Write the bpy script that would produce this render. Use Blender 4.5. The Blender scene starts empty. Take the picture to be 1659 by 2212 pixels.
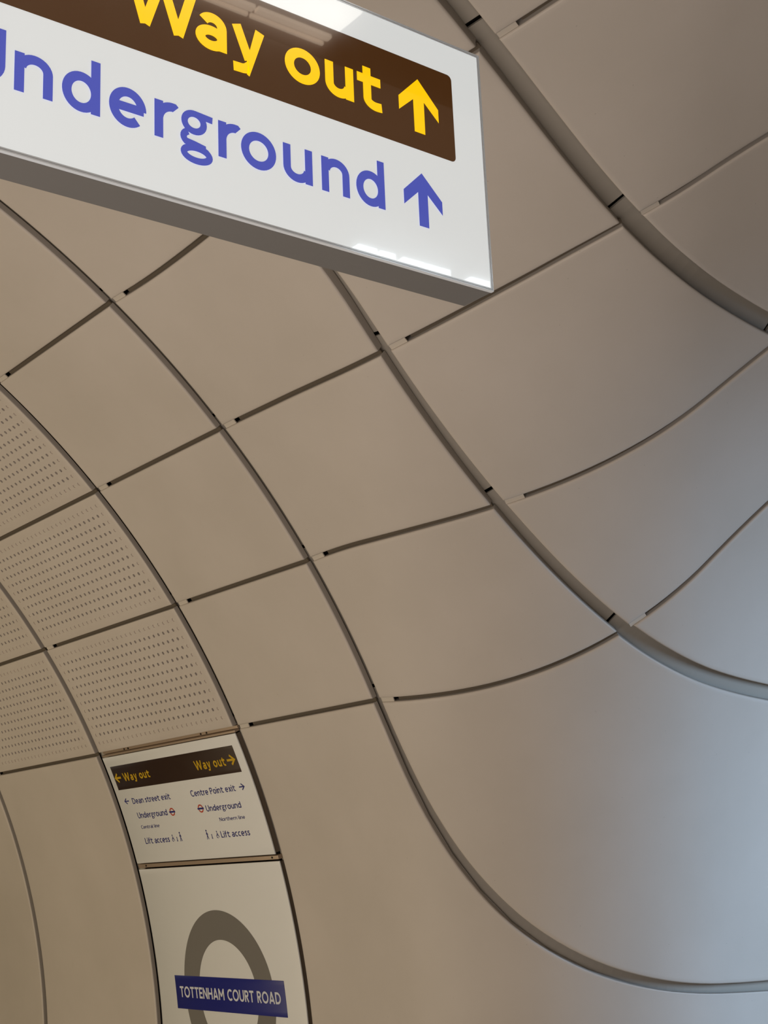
import bpy, bmesh, math
import numpy as np
from mathutils import Matrix, Vector

# ------------------------------------------------------------------ camera, world, lights
sc = bpy.context.scene
COL = sc.collection
EYE = 1.75
cam_data = bpy.data.cameras.new('camera')
cam_data.sensor_fit = 'HORIZONTAL'; cam_data.sensor_width = 36.0
cam_data.lens = 3086.535 / 1659.0 * 36.0
cam_data.clip_start = 0.02
cam = bpy.data.objects.new('camera', cam_data); COL.objects.link(cam)
RT = (-0.613447, 0.788678, -0.040865); DN = (0.219196, 0.120327, -0.968233); FW = (0.758707, 0.602917, 0.246689)
cam.matrix_world = Matrix(((RT[0], -DN[0], -FW[0], 0), (RT[1], -DN[1], -FW[1], 0), (RT[2], -DN[2], -FW[2], EYE), (0, 0, 0, 1)))
sc.camera = cam
sc.view_settings.view_transform = 'Standard'
sc.view_settings.look = 'None'
sc.view_settings.gamma = 1.0
sc.view_settings.use_curve_mapping = False
sc.view_settings.exposure = 0.0
sc.cycles.use_denoising = True
sc.cycles.max_bounces = 8
sc.cycles.diffuse_bounces = 5

world = bpy.data.worlds.new('station_air'); sc.world = world
world.use_nodes = True
bg = world.node_tree.nodes['Background']
bg.inputs['Color'].default_value = (1.0, 0.95, 0.86, 1); bg.inputs['Strength'].default_value = 0.25

def area(name, loc, target, sx, sy, power, color, spread=180):
    l = bpy.data.lights.new(name, 'AREA'); l.shape = 'RECTANGLE'; l.size = sx; l.size_y = sy
    l.energy = power; l.color = color; l.spread = math.radians(spread)
    o = bpy.data.objects.new(name, l); COL.objects.link(o)
    o.location = loc
    o.rotation_euler = (Vector(target) - Vector(loc)).to_track_quat('-Z', 'Y').to_euler()
    return o
area('concourse_uplight', (1.2, -0.7, 0.3), (2.0, 0.9, 4.0), 6.0, 3.2, 198, (1.0, 0.905, 0.835))
area('far_concourse_uplight', (6.2, 0.2, 0.25), (6.8, 2.8, 2.8), 2.0, 1.6, 22, (1.0, 0.88, 0.66))
area('far_wall_fill', (8.1, -2.5, 0.9), (8.1, 3.6, 1.2), 2.6, 0.8, 78, (1.0, 0.85, 0.56))  # added warm fill to brighten the lower left wall, no fitting behind it
area('passage_daylight', (0.4, 6.3, 2.2), (4.0, 6.0, 1.3), 1.2, 1.3, 74, (0.46, 0.69, 1.0), 115)

# ------------------------------------------------------------------ materials
def new_mat(name):
    m = bpy.data.materials.new(name); m.use_nodes = True
    nt = m.node_tree; b = nt.nodes['Principled BSDF']
    return m, nt, b
def plain(name, col, rough=0.5, metal=0.0, coat=0.0, emit=None, es=0.0, spec=0.5):
    m, nt, b = new_mat(name)
    b.inputs['Base Color'].default_value = (*col, 1); b.inputs['Roughness'].default_value = rough
    b.inputs['Metallic'].default_value = metal; b.inputs['Coat Weight'].default_value = coat
    b.inputs['Coat Roughness'].default_value = 0.02
    b.inputs['Specular IOR Level'].default_value = spec
    # faint procedural wear so nothing is perfectly uniform
    tc = nt.nodes.new('ShaderNodeTexCoord'); n = nt.nodes.new('ShaderNodeTexNoise'); n.inputs['Scale'].default_value = 9
    mr = nt.nodes.new('ShaderNodeMapRange'); mr.inputs['To Min'].default_value = max(0.0, rough - 0.04); mr.inputs['To Max'].default_value = min(1.0, rough + 0.04)
    nt.links.new(tc.outputs['Object'], n.inputs['Vector']); nt.links.new(n.outputs['Fac'], mr.inputs['Value']); nt.links.new(mr.outputs['Result'], b.inputs['Roughness'])
    if emit:
        b.inputs['Emission Color'].default_value = (*emit, 1); b.inputs['Emission Strength'].default_value = es
    return m
def concrete(name, c1, c2, pits=True):
    m, nt, b = new_mat(name); L = nt.links.new
    tc = nt.nodes.new('ShaderNodeTexCoord')
    n1 = nt.nodes.new('ShaderNodeTexNoise'); n1.inputs['Scale'].default_value = 1.7; n1.inputs['Detail'].default_value = 5; n1.inputs['Roughness'].default_value = 0.55
    n2 = nt.nodes.new('ShaderNodeTexNoise'); n2.inputs['Scale'].default_value = 160; n2.inputs['Detail'].default_value = 3
    rp = nt.nodes.new('ShaderNodeMapRange'); rp.inputs['From Min'].default_value = 0.32; rp.inputs['From Max'].default_value = 0.68
    L(tc.outputs['Object'], n1.inputs['Vector']); L(tc.outputs['Object'], n2.inputs['Vector']); L(n1.outputs['Fac'], rp.inputs['Value'])
    mx = nt.nodes.new('ShaderNodeMix'); mx.data_type = 'RGBA'
    mx.inputs[6].default_value = (*c1, 1); mx.inputs[7].default_value = (*c2, 1)
    L(rp.outputs['Result'], mx.inputs[0])
    out = mx.outputs[2]
    if pits:
        v = nt.nodes.new('ShaderNodeTexVoronoi'); v.inputs['Scale'].default_value = 26; v.inputs['Randomness'].default_value = 1
        L(tc.outputs['Object'], v.inputs['Vector'])
        lt = nt.nodes.new('ShaderNodeMapRange'); lt.inputs['From Min'].default_value = 0.035; lt.inputs['From Max'].default_value = 0.06
        lt.inputs['To Min'].default_value = 1; lt.inputs['To Max'].default_value = 0
        L(v.outputs['Distance'], lt.inputs['Value'])
        # only some of the cells carry a pit
        sp = nt.nodes.new('ShaderNodeSeparateColor'); L(v.outputs['Color'], sp.inputs['Color'])
        g = nt.nodes.new('ShaderNodeMath'); g.operation = 'GREATER_THAN'; g.inputs[1].default_value = 0.72; L(sp.outputs[0], g.inputs[0])
        mu = nt.nodes.new('ShaderNodeMath'); mu.operation = 'MULTIPLY'; L(g.outputs[0], mu.inputs[0]); L(lt.outputs['Result'], mu.inputs[1])
        m3 = nt.nodes.new('ShaderNodeMath'); m3.operation = 'MULTIPLY'; m3.inputs[1].default_value = 0.3; L(mu.outputs[0], m3.inputs[0])
        mp = nt.nodes.new('ShaderNodeMix'); mp.data_type = 'RGBA'; mp.inputs[7].default_value = (c1[0]*.4, c1[1]*.38, c1[2]*.35, 1)
        L(m3.outputs[0], mp.inputs[0]); L(out, mp.inputs[6]); out = mp.outputs[2]
    L(out, b.inputs['Base Color'])
    bp = nt.nodes.new('ShaderNodeBump'); bp.inputs['Strength'].default_value = 0.06; bp.inputs['Distance'].default_value = 0.002
    L(n2.outputs['Fac'], bp.inputs['Height']); L(bp.outputs['Normal'], b.inputs['Normal'])
    b.inputs['Roughness'].default_value = 0.52; b.inputs['Specular IOR Level'].default_value = 0.4
    return m
MAT = {}
MAT['grc'] = concrete('pale_grc', (0.56, 0.49, 0.42), (0.61, 0.535, 0.465))
MAT['grc_perf'] = concrete('pale_grc_perforated', (0.57, 0.495, 0.425), (0.61, 0.535, 0.465), pits=False)
MAT['side_shade'] = plain('grey_side_shade', (0.37, 0.325, 0.28), 0.6)  # panel sides: shade of the open joints put into the colour
MAT['shell'] = plain('dark_lining', (0.035, 0.03, 0.025), 0.9)
MAT['strip'] = plain('joint_strip_grey', (0.36, 0.315, 0.26), 0.6)
MAT['row_strip'] = plain('joint_strip_brown', (0.10, 0.075, 0.05), 0.7)
MAT['plate'] = plain('cover_plate_beige', (0.58, 0.51, 0.43), 0.55)
MAT['fleece'] = plain('acoustic_fleece', (0.10, 0.08, 0.065), 0.95)
MAT['finish'] = concrete('plain_lining', (0.52, 0.46, 0.39), (0.56, 0.50, 0.425), pits=False)
MAT['floor'] = concrete('granite_floor', (0.30, 0.29, 0.27), (0.36, 0.345, 0.32), pits=False)
MAT['white_face'] = plain('lit_opal_acrylic', (0.55, 0.56, 0.56), 0.12, coat=1.0, emit=(0.93, 0.97, 0.97), es=0.52)
MAT['brown_film'] = plain('lit_brown_film', (0.012, 0.006, 0.002), 0.1, coat=1.0, emit=(0.072, 0.026, 0.006), es=0.8)
MAT['yellow_film'] = plain('lit_yellow_film', (0.6, 0.34, 0.0), 0.15, coat=1.0, emit=(1.0, 0.61, 0.0), es=0.85)
MAT['blue_film'] = plain('lit_blue_film', (0.05, 0.06, 0.30), 0.12, coat=1.0, emit=(0.055, 0.075, 0.40), es=0.85)
MAT['housing'] = plain('painted_grey_metal', (0.145, 0.135, 0.125), 0.45)
MAT['edge'] = plain('polished_sign_edge', (0.74, 0.78, 0.82), 0.15, metal=0.2)
MAT['rod'] = plain('steel_rod', (0.5, 0.5, 0.5), 0.3, metal=1.0)
MAT['sign_white'] = plain('white_glass_sign', (0.82, 0.80, 0.76), 0.25, coat=0.35)
MAT['sign_brown'] = plain('brown_print', (0.038, 0.018, 0.010), 0.3, coat=0.35)
MAT['sign_yellow'] = plain('yellow_print', (0.62, 0.38, 0.02), 0.3, coat=0.3)
MAT['sign_blue'] = plain('dark_blue_print', (0.045, 0.045, 0.20), 0.3, coat=0.3)
MAT['bar_blue'] = plain('roundel_blue_print', (0.018, 0.022, 0.20), 0.3, coat=0.35)
MAT['sign_red'] = plain('orange_red_print', (0.55, 0.07, 0.03), 0.3, coat=0.3)
MAT['ring_grey'] = plain('grey_ring_print', (0.215, 0.195, 0.17), 0.3, coat=0.35)
MAT['sign_lettering'] = plain('pale_lettering', (0.74, 0.74, 0.78), 0.3, coat=0.3)
MAT['sign_back'] = plain('dark_brown_sign_box', (0.16, 0.12, 0.085), 0.6)
MAT['brass'] = plain('bronze_trim', (0.40, 0.29, 0.20), 0.4, metal=0.25)
MAT['screw'] = plain('dark_screw', (0.03, 0.025, 0.02), 0.5, metal=0.5)
MAT['black'] = plain('black_track', (0.01, 0.01, 0.01), 0.5)
MAT['slat'] = plain('pale_slat_glow', (0.7, 0.6, 0.5), 0.5, emit=(1.0, 0.80, 0.60), es=3.0)
MAT['lamp'] = plain('lamp_diffuser', (0.8, 0.8, 0.8), 0.4, emit=(1.0, 0.95, 0.86), es=4.0)
MAT['lamp_cool'] = plain('cool_lamp_diffuser', (0.8, 0.8, 0.8), 0.4, emit=(0.80, 0.92, 1.0), es=9.0)

# ------------------------------------------------------------------ helpers
def tag(o, label=None, cat=None, group=None, kind=None):
    if label: o['label'] = label
    if cat: o['category'] = cat
    if group: o['group'] = group
    if kind: o['kind'] = kind
    return o
def mesh_obj(name, verts, faces, mat, parent=None, smooth=False, mats=None, midx=None):
    me = bpy.data.meshes.new(name)
    me.from_pydata([tuple(map(float, v)) for v in verts], [], [tuple(int(i) for i in f) for f in faces])
    for m in (mats or [mat]): me.materials.append(m)
    if midx is not None: me.polygons.foreach_set('material_index', midx)
    if smooth: me.polygons.foreach_set('use_smooth', [True] * len(me.polygons))
    me.update()
    o = bpy.data.objects.new(name, me); COL.objects.link(o)
    if parent: o.parent = parent
    return o
def empty(name, loc):
    o = bpy.data.objects.new(name, None); COL.objects.link(o); o.location = loc; o.empty_display_size = 0.1
    return o
def settle(root):
    # children were written in world coordinates: shift their meshes so they sit relative to the root
    bpy.context.view_layer.update()
    def rec(o, off):
        for ch in o.children:
            if ch.type == 'MESH':
                ch.data.transform(Matrix.Translation(-off))
            rec(ch, off)
    rec(root, Vector(root.location))

# ------------------------------------------------------------------ the vault surface: two equal tunnels meeting in a rounded corner
RA, YA, ZA, XB, RF = 3.66156, 0.026905, EYE - 0.934248, 0.085, 0.85
def level(q, depth=0.0):
    u = q[:, 0] - XB; w = q[:, 1] - YA; d = np.abs(u - w)
    m = np.where(d < RF, (u + w + np.sqrt(np.maximum(2 * RF * RF - d * d, 0))) / 2 - RF, np.minimum(u, w))
    m = np.maximum(m, 0)
    return np.hypot(m, q[:, 2] - ZA) - RA - depth
def grad(q):
    e = 1e-4; g = np.empty_like(q)
    for i in range(3):
        a = q.copy(); b = q.copy(); a[:, i] += e; b[:, i] -= e
        g[:, i] = (level(a) - level(b)) / (2 * e)
    return g
def normal(q):                       # unit vector pointing out of the room, into the ground
    g = grad(q); return g / np.linalg.norm(g, axis=1)[:, None]
def onto(q, n=4):
    q = np.array(q, float)
    for _ in range(n):
        g = grad(q); q = q - g * (level(q) / np.maximum((g * g).sum(1), 1e-9))[:, None]
    return q
TH = {-1: 1.0978, 0: 0.934299, 1: 0.770131, 2: 0.608036, 3: 0.446222, 4: -0.03, 5: -0.20}
XR = {0: 9.1827, 1: 7.88205, 2: 6.579, 3: 5.28122, 4: 4.286125}
def cyl(x, arc):                     # a point on the concourse tunnel from its length and its arc height
    x = np.asarray(x, float); t = np.asarray(arc, float) / RA
    return np.stack([x + 0 * t, YA + RA * np.cos(t) + 0 * x, ZA + RA * np.sin(t) + 0 * x], -1)
def catmull(P, n):
    P = np.asarray(P, float)
    Q = np.vstack([2 * P[0] - P[1], P, 2 * P[-1] - P[-2]])
    out = []
    m = len(P) - 1
    for k in np.linspace(0, m, max(n * 4, 60)):
        i = min(int(k), m - 1); t = k - i
        a, b, c, d = Q[i], Q[i + 1], Q[i + 2], Q[i + 3]
        out.append(0.5 * ((2 * b) + (c - a) * t + (2 * a - 5 * b + 4 * c - d) * t * t + (3 * b - a - 3 * c + d) * t ** 3))
    return resamp(np.array(out), n)
def resamp(P, n):
    s = np.r_[0, np.cumsum(np.linalg.norm(np.diff(P, axis=0), axis=1))]; u = np.linspace(0, s[-1], n)
    return np.stack([np.interp(u, s, P[:, i]) for i in range(3)], 1)
# joint lines of the flared corner, in metres (between panel corners)
E = {
 'L-1_4': [(4.286, 1.695, 4.075), (4.163, 1.697, 4.074), (4.041, 1.699, 4.073), (3.918, 1.700, 4.073), (3.795, 1.700, 4.073), (3.672, 1.699, 4.073), (3.550, 1.698, 4.074), (3.427, 1.695, 4.075), (3.304, 1.693, 4.076)],
 'L-1_5': [(3.304, 1.693, 4.076), (3.180, 1.690, 4.078), (3.056, 1.688, 4.079), (2.932, 1.688, 4.079), (2.807, 1.689, 4.078), (2.683, 1.693, 4.076), (2.559, 1.699, 4.074), (2.436, 1.712, 4.075), (2.313, 1.732, 4.081)],
 'L-1_6': [(2.313, 1.732, 4.081), (2.170, 1.763, 4.092), (2.029, 1.802, 4.107), (1.891, 1.847, 4.127), (1.755, 1.897, 4.150), (1.621, 1.951, 4.179), (1.488, 2.005, 4.212)],
 'L0_4': [(4.286, 2.203, 3.760), (4.163, 2.207, 3.757), (4.039, 2.210, 3.756), (3.916, 2.210, 3.756), (3.793, 2.208, 3.757), (3.669, 2.205, 3.759), (3.546, 2.201, 3.762), (3.422, 2.198, 3.764), (3.299, 2.196, 3.766)],
 'L0_5': [(3.299, 2.196, 3.766), (3.184, 2.195, 3.767), (3.070, 2.196, 3.766), (2.955, 2.203, 3.770), (2.841, 2.216, 3.778), (2.729, 2.235, 3.790), (2.618, 2.259, 3.805), (2.508, 2.287, 3.824), (2.401, 2.319, 3.846)],
 'L0_6': [(2.401, 2.319, 3.846), (2.240, 2.374, 3.887), (2.083, 2.435, 3.935), (1.930, 2.499, 3.992), (1.783, 2.564, 4.060), (1.637, 2.626, 4.132), (1.487, 2.687, 4.198)],
 'L1_4': [(4.286, 2.655, 3.365), (4.168, 2.655, 3.365), (4.049, 2.656, 3.364), (3.931, 2.657, 3.363), (3.813, 2.658, 3.362), (3.695, 2.660, 3.360), (3.576, 2.662, 3.358), (3.458, 2.668, 3.359), (3.341, 2.682, 3.367)],
 'L1_5': [(3.341, 2.682, 3.367), (3.232, 2.702, 3.380), (3.124, 2.728, 3.397), (3.019, 2.759, 3.418), (2.917, 2.795, 3.444), (2.817, 2.836, 3.472), (2.720, 2.881, 3.504), (2.628, 2.932, 3.540), (2.539, 2.988, 3.579)],
 'L1_6': [(2.539, 2.988, 3.579), (2.357, 3.128, 3.687), (2.194, 3.280, 3.809), (2.028, 3.437, 3.919), (1.857, 3.595, 4.020), (1.680, 3.753, 4.112), (1.499, 3.910, 4.193)],
 'L2_4': [(4.286, 3.032, 2.907), (4.171, 3.031, 2.910), (4.057, 3.031, 2.910), (3.942, 3.033, 2.907), (3.828, 3.042, 2.904), (3.715, 3.064, 2.906), (3.605, 3.097, 2.912), (3.498, 3.140, 2.922), (3.396, 3.190, 2.938)],
 'L2_5': [(3.396, 3.190, 2.938), (3.277, 3.261, 2.966), (3.165, 3.339, 3.004), (3.061, 3.421, 3.053), (2.965, 3.506, 3.114), (2.878, 3.591, 3.187), (2.801, 3.676, 3.271), (2.723, 3.759, 3.355), (2.642, 3.842, 3.436)],
 'L2_6': [(2.642, 3.842, 3.436), (2.481, 4.011, 3.584), (2.320, 4.193, 3.716), (2.159, 4.385, 3.833), (1.995, 4.581, 3.940), (1.822, 4.773, 4.039), (1.650, 4.970, 4.126)],
 'L3_4': [(4.286, 3.330, 2.396), (4.156, 3.340, 2.385), (4.028, 3.366, 2.380), (3.903, 3.408, 2.382), (3.784, 3.463, 2.394), (3.672, 3.526, 2.417), (3.568, 3.596, 2.452), (3.472, 3.671, 2.498), (3.384, 3.748, 2.554)],
 'L3_5': [(3.384, 3.748, 2.554), (3.278, 3.853, 2.647), (3.190, 3.960, 2.757), (3.113, 4.065, 2.875), (3.031, 4.172, 2.990), (2.948, 4.281, 3.099), (2.863, 4.396, 3.202), (2.778, 4.517, 3.297), (2.694, 4.644, 3.385)],
 'R5_-1': [(3.304, 1.693, 4.076), (3.308, 1.780, 4.030), (3.310, 1.866, 3.982), (3.310, 1.951, 3.931), (3.308, 2.034, 3.878), (3.304, 2.115, 3.823), (3.299, 2.196, 3.766)],
 'R5_0': [(3.299, 2.196, 3.766), (3.294, 2.280, 3.702), (3.291, 2.362, 3.636), (3.295, 2.443, 3.569), (3.307, 2.523, 3.502), (3.324, 2.603, 3.435), (3.341, 2.682, 3.367)],
 'R5_1': [(3.341, 2.682, 3.367), (3.357, 2.766, 3.295), (3.370, 2.850, 3.223), (3.380, 2.934, 3.151), (3.388, 3.019, 3.080), (3.393, 3.104, 3.009), (3.396, 3.190, 2.938)],
 'R5_2': [(3.396, 3.190, 2.938), (3.397, 3.279, 2.868), (3.397, 3.369, 2.800), (3.395, 3.460, 2.733), (3.392, 3.553, 2.670), (3.388, 3.649, 2.610), (3.384, 3.748, 2.554)],
 'R6_-1': [(2.313, 1.732, 4.081), (2.321, 1.831, 4.042), (2.333, 1.929, 4.004), (2.346, 2.027, 3.965), (2.363, 2.125, 3.926), (2.381, 2.222, 3.886), (2.401, 2.319, 3.846)],
 'R6_0': [(2.401, 2.319, 3.846), (2.425, 2.429, 3.800), (2.450, 2.540, 3.754), (2.474, 2.650, 3.708), (2.498, 2.762, 3.663), (2.519, 2.874, 3.619), (2.539, 2.988, 3.579)],
 'R6_1': [(2.539, 2.988, 3.579), (2.560, 3.126, 3.536), (2.579, 3.266, 3.502), (2.599, 3.409, 3.478), (2.617, 3.553, 3.461), (2.631, 3.697, 3.447), (2.642, 3.842, 3.436)],
 'R6_2': [(2.642, 3.842, 3.436), (2.651, 3.976, 3.427), (2.659, 4.110, 3.419), (2.667, 4.244, 3.412), (2.675, 4.377, 3.404), (2.684, 4.511, 3.395), (2.694, 4.644, 3.385)],
 'R7_-1': [(1.488, 2.005, 4.212), (1.492, 2.118, 4.202), (1.494, 2.232, 4.196), (1.494, 2.345, 4.195), (1.493, 2.459, 4.196), (1.490, 2.573, 4.197), (1.487, 2.687, 4.198)],
 'R7_0': [(1.487, 2.687, 4.198), (1.480, 2.891, 4.201), (1.474, 3.095, 4.203), (1.473, 3.299, 4.204), (1.475, 3.503, 4.203), (1.484, 3.707, 4.200), (1.499, 3.910, 4.193)],
 'R7_1': [(1.499, 3.910, 4.193), (1.516, 4.088, 4.186), (1.538, 4.266, 4.177), (1.563, 4.442, 4.166), (1.591, 4.619, 4.153), (1.621, 4.795, 4.140), (1.650, 4.970, 4.126)],
 'R5_3': [(3.384, 3.748, 2.554), (3.378, 3.871, 2.497), (3.375, 4.000, 2.451), (3.378, 4.132, 2.418), (3.387, 4.267, 2.397), (3.395, 4.402, 2.382), (3.400, 4.538, 2.370), (3.404, 4.674, 2.362), (3.405, 4.810, 2.359), (3.405, 4.947, 2.361), (3.401, 5.083, 2.368), (3.399, 5.219, 2.373), (3.404, 5.355, 2.362)],
 'R6_3': [(2.694, 4.644, 3.385), (2.698, 4.703, 3.380), (2.703, 4.762, 3.376), (2.707, 4.821, 3.372), (2.710, 4.881, 3.369), (2.713, 4.940, 3.366), (2.715, 4.999, 3.363), (2.717, 5.058, 3.362), (2.718, 5.118, 3.360), (2.719, 5.177, 3.359), (2.720, 5.236, 3.359), (2.720, 5.296, 3.358), (2.720, 5.355, 3.358)],
 'R4_3': [(4.286, 3.330, 2.396), (4.280, 3.387, 2.272), (4.267, 3.441, 2.148), (4.246, 3.496, 2.024), (4.213, 3.551, 1.904), (4.170, 3.610, 1.789), (4.115, 3.673, 1.681), (4.053, 3.744, 1.582), (3.985, 3.825, 1.496), (3.915, 3.918, 1.424), (3.849, 4.023, 1.367), (3.792, 4.140, 1.326), (3.749, 4.267, 1.298), (3.724, 4.401, 1.282), (3.718, 4.537, 1.274), (3.718, 4.673, 1.269), (3.719, 4.810, 1.266), (3.719, 4.946, 1.262), (3.719, 5.082, 1.260), (3.719, 5.219, 1.260), (3.719, 5.355, 1.263)],
}

def row_line(j, k, n):               # joint below row j-1, between ring k and ring k+1
    if 'L%d_%d' % (j, k) in E: return onto(catmull(E['L%d_%d' % (j, k)], n))
    return cyl(np.linspace(XR[k], XR[k + 1], n), TH[j] * RA)
def ring_line(k, j, n):              # ring joint k, from row line j down to row line j+1
    if 'R%d_%d' % (k, j) in E: return onto(catmull(E['R%d_%d' % (k, j)], n))
    return cyl(XR[k], np.linspace(TH[j], TH[j + 1], n) * RA)
YEND = 5.355
def wall_path(z, y0, y1, n):         # level line on the passage wall
    w = math.sqrt(RA ** 2 - (z - ZA) ** 2)
    return onto(np.stack([np.full(n, XB + w), np.linspace(y0, y1, n), np.full(n, z)], 1), 6)
def upright(p, q, n):                # wall line from p to q across the passage wall
    return onto(np.linspace(p, q, n), 8)

GAPS = {'ring': 0.045, 'row': 0.0175, 'wide': 0.062, 'nose': 0.052}
def coons(T, B, Lf, Rt, s, t):
    def ev(P, u):
        m = len(P) - 1; x = np.clip(u, 0, 1) * m; i = np.minimum(x.astype(int), m - 1); f = (x - i)[..., None]
        return P[i] * (1 - f) + P[i + 1] * f
    s_, t_ = s[..., None], t[..., None]
    return ((1 - t_) * ev(T, s) + t_ * ev(B, s) + (1 - s_) * ev(Lf, t) + s_ * ev(Rt, t)
            - ((1 - s_) * (1 - t_) * T[0] + s_ * (1 - t_) * T[-1] + (1 - s_) * t_ * B[0] + s_ * t_ * B[-1]))
TP = 0.0235
PROFILE = [(0.0, TP), (0.0, 0.006), (0.0018, 0.0018), (0.006, 0.0), (0.017, 0.0)]
def panel_mesh(name, T, B, Lf, Rt, gaps, mat, parent=None, tp=None):
    """gaps: joint widths at left, right, top, bottom; tp: thickness"""
    TP_ = tp or TP; PROF = [(0.0, TP_)] + PROFILE[1:]
    ls = max(np.linalg.norm(np.diff(T, axis=0), axis=1).sum(), np.linalg.norm(np.diff(B, axis=0), axis=1).sum())
    lt = max(np.linalg.norm(np.diff(Lf, axis=0), axis=1).sum(), np.linalg.norm(np.diff(Rt, axis=0), axis=1).sum())
    ns, nt = int(ls / 0.06) + 4, int(lt / 0.06) + 4
    h = 1e-3
    def rate_s(s0, t):               # metres across the joint per unit of s
        s = np.full_like(t, s0); sg = 1 if s0 < .5 else -1
        cs = (coons(T, B, Lf, Rt, s + sg * h, t) - coons(T, B, Lf, Rt, s, t)) / h
        ct = (coons(T, B, Lf, Rt, s, np.clip(t + h, 0, 1)) - coons(T, B, Lf, Rt, s, np.clip(t - h, 0, 1)))
        return np.linalg.norm(np.cross(cs, ct), axis=-1) / np.maximum(np.linalg.norm(ct, axis=-1), 1e-9)
    def rate_t(t0, s):
        t = np.full_like(s, t0); sg = 1 if t0 < .5 else -1
        ct = (coons(T, B, Lf, Rt, s, t + sg * h) - coons(T, B, Lf, Rt, s, t)) / h
        cs = (coons(T, B, Lf, Rt, np.clip(s + h, 0, 1), t) - coons(T, B, Lf, Rt, np.clip(s - h, 0, 1), t))
        return np.linalg.norm(np.cross(cs, ct), axis=-1) / np.maximum(np.linalg.norm(cs, axis=-1), 1e-9)
    def smooth(x):
        for _ in range(6): x = np.convolve(np.r_[x[0], x, x[-1]], [.25, .5, .25], 'valid')
        return x
    us = np.linspace(0, 1, ns); ut = np.linspace(0, 1, nt); dense = np.linspace(0.01, 0.99, 61)
    rl, rr_ = smooth(rate_s(0.0, dense)), smooth(rate_s(1.0, dense)); rt_, rb = smooth(rate_t(0.0, dense)), smooth(rate_t(1.0, dense))
    k = len(PROF)
    # each line of the net: weight (left/right share), the joint distances and depth
    li = [(g, d, 0) for g, d in PROF] + [(None, 0, u) for u in us[1:-1]] + [(g, d, 1) for g, d in PROF[::-1]]
    lj = [(g, d, 0) for g, d in PROF] + [(None, 0, u) for u in ut[1:-1]] + [(g, d, 1) for g, d in PROF[::-1]]
    NI, NJ = len(li), len(lj)
    def pos(items, a_rate, b_rate, ga, gb, other):
        a0 = lambda dist: dist / np.interp(other, dense, a_rate); b0 = lambda dist: 1 - dist / np.interp(other, dense, b_rate)
        rows = []
        last = PROF[-1][0]
        for g, d, u in items:
            if g is None:
                A, Bq = a0(ga / 2 + last), b0(gb / 2 + last); rows.append(A + (Bq - A) * u)
            elif u == 0: rows.append(a0(ga / 2 + g))
            else: rows.append(b0(gb / 2 + g))
        return np.array(rows)
    # two passes because each direction's inset depends on the other coordinate
    t_n = np.array([0 if (g is not None and u == 0) else (1 if g is not None else u) for g, d, u in lj], float)
    s_n = np.array([0 if (g is not None and u == 0) else (1 if g is not None else u) for g, d, u in li], float)
    Sg = pos(li, rl, rr_, gaps[0], gaps[1], t_n)          # NI x NJ
    Tg = pos(lj, rt_, rb, gaps[2], gaps[3], s_n).T         # NI x NJ
    Pn = onto(coons(T, B, Lf, Rt, Sg, Tg).reshape(-1, 3))
    nrm = normal(Pn)
    dep = np.maximum(np.array([d for _, d, _ in li])[:, None], np.array([d for _, d, _ in lj])[None, :]).reshape(-1)
    front = Pn + nrm * dep[:, None]
    idx = np.arange(NI * NJ).reshape(NI, NJ)
    faces = []; mi = []
    for i in range(NI - 1):
        for j in range(NJ - 1):
            faces.append((idx[i, j], idx[i + 1, j], idx[i + 1, j + 1], idx[i, j + 1]))
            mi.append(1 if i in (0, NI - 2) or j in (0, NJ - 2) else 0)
    # back sheet
    bi = list(range(0, NI, 3)) + ([NI - 1] if (NI - 1) % 3 else []); bj = list(range(0, NJ, 3)) + ([NJ - 1] if (NJ - 1) % 3 else [])
    base = len(front); back = []
    for i in bi:
        for j in bj: back.append(Pn[idx[i, j]] + nrm[idx[i, j]] * TP_)
    w = len(bj)
    for a in range(len(bi) - 1):
        for b in range(w - 1):
            faces.append((base + a * w + b, base + a * w + b + 1, base + (a + 1) * w + b + 1, base + (a + 1) * w + b))
    V = np.vstack([front, back])
    f0 = faces[(NI // 2) * (NJ - 1) + NJ // 2]
    nf = np.cross(V[f0[1]] - V[f0[0]], V[f0[2]] - V[f0[0]])
    if nf @ nrm[f0[0]] > 0: faces = [f[::-1] for f in faces]
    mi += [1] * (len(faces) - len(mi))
    o = mesh_obj(name, V, faces, mat, parent, smooth=True, mats=[mat, MAT['side_shade']], midx=mi)
    o.data.set_sharp_from_angle(angle=math.radians(62))
    return o

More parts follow.
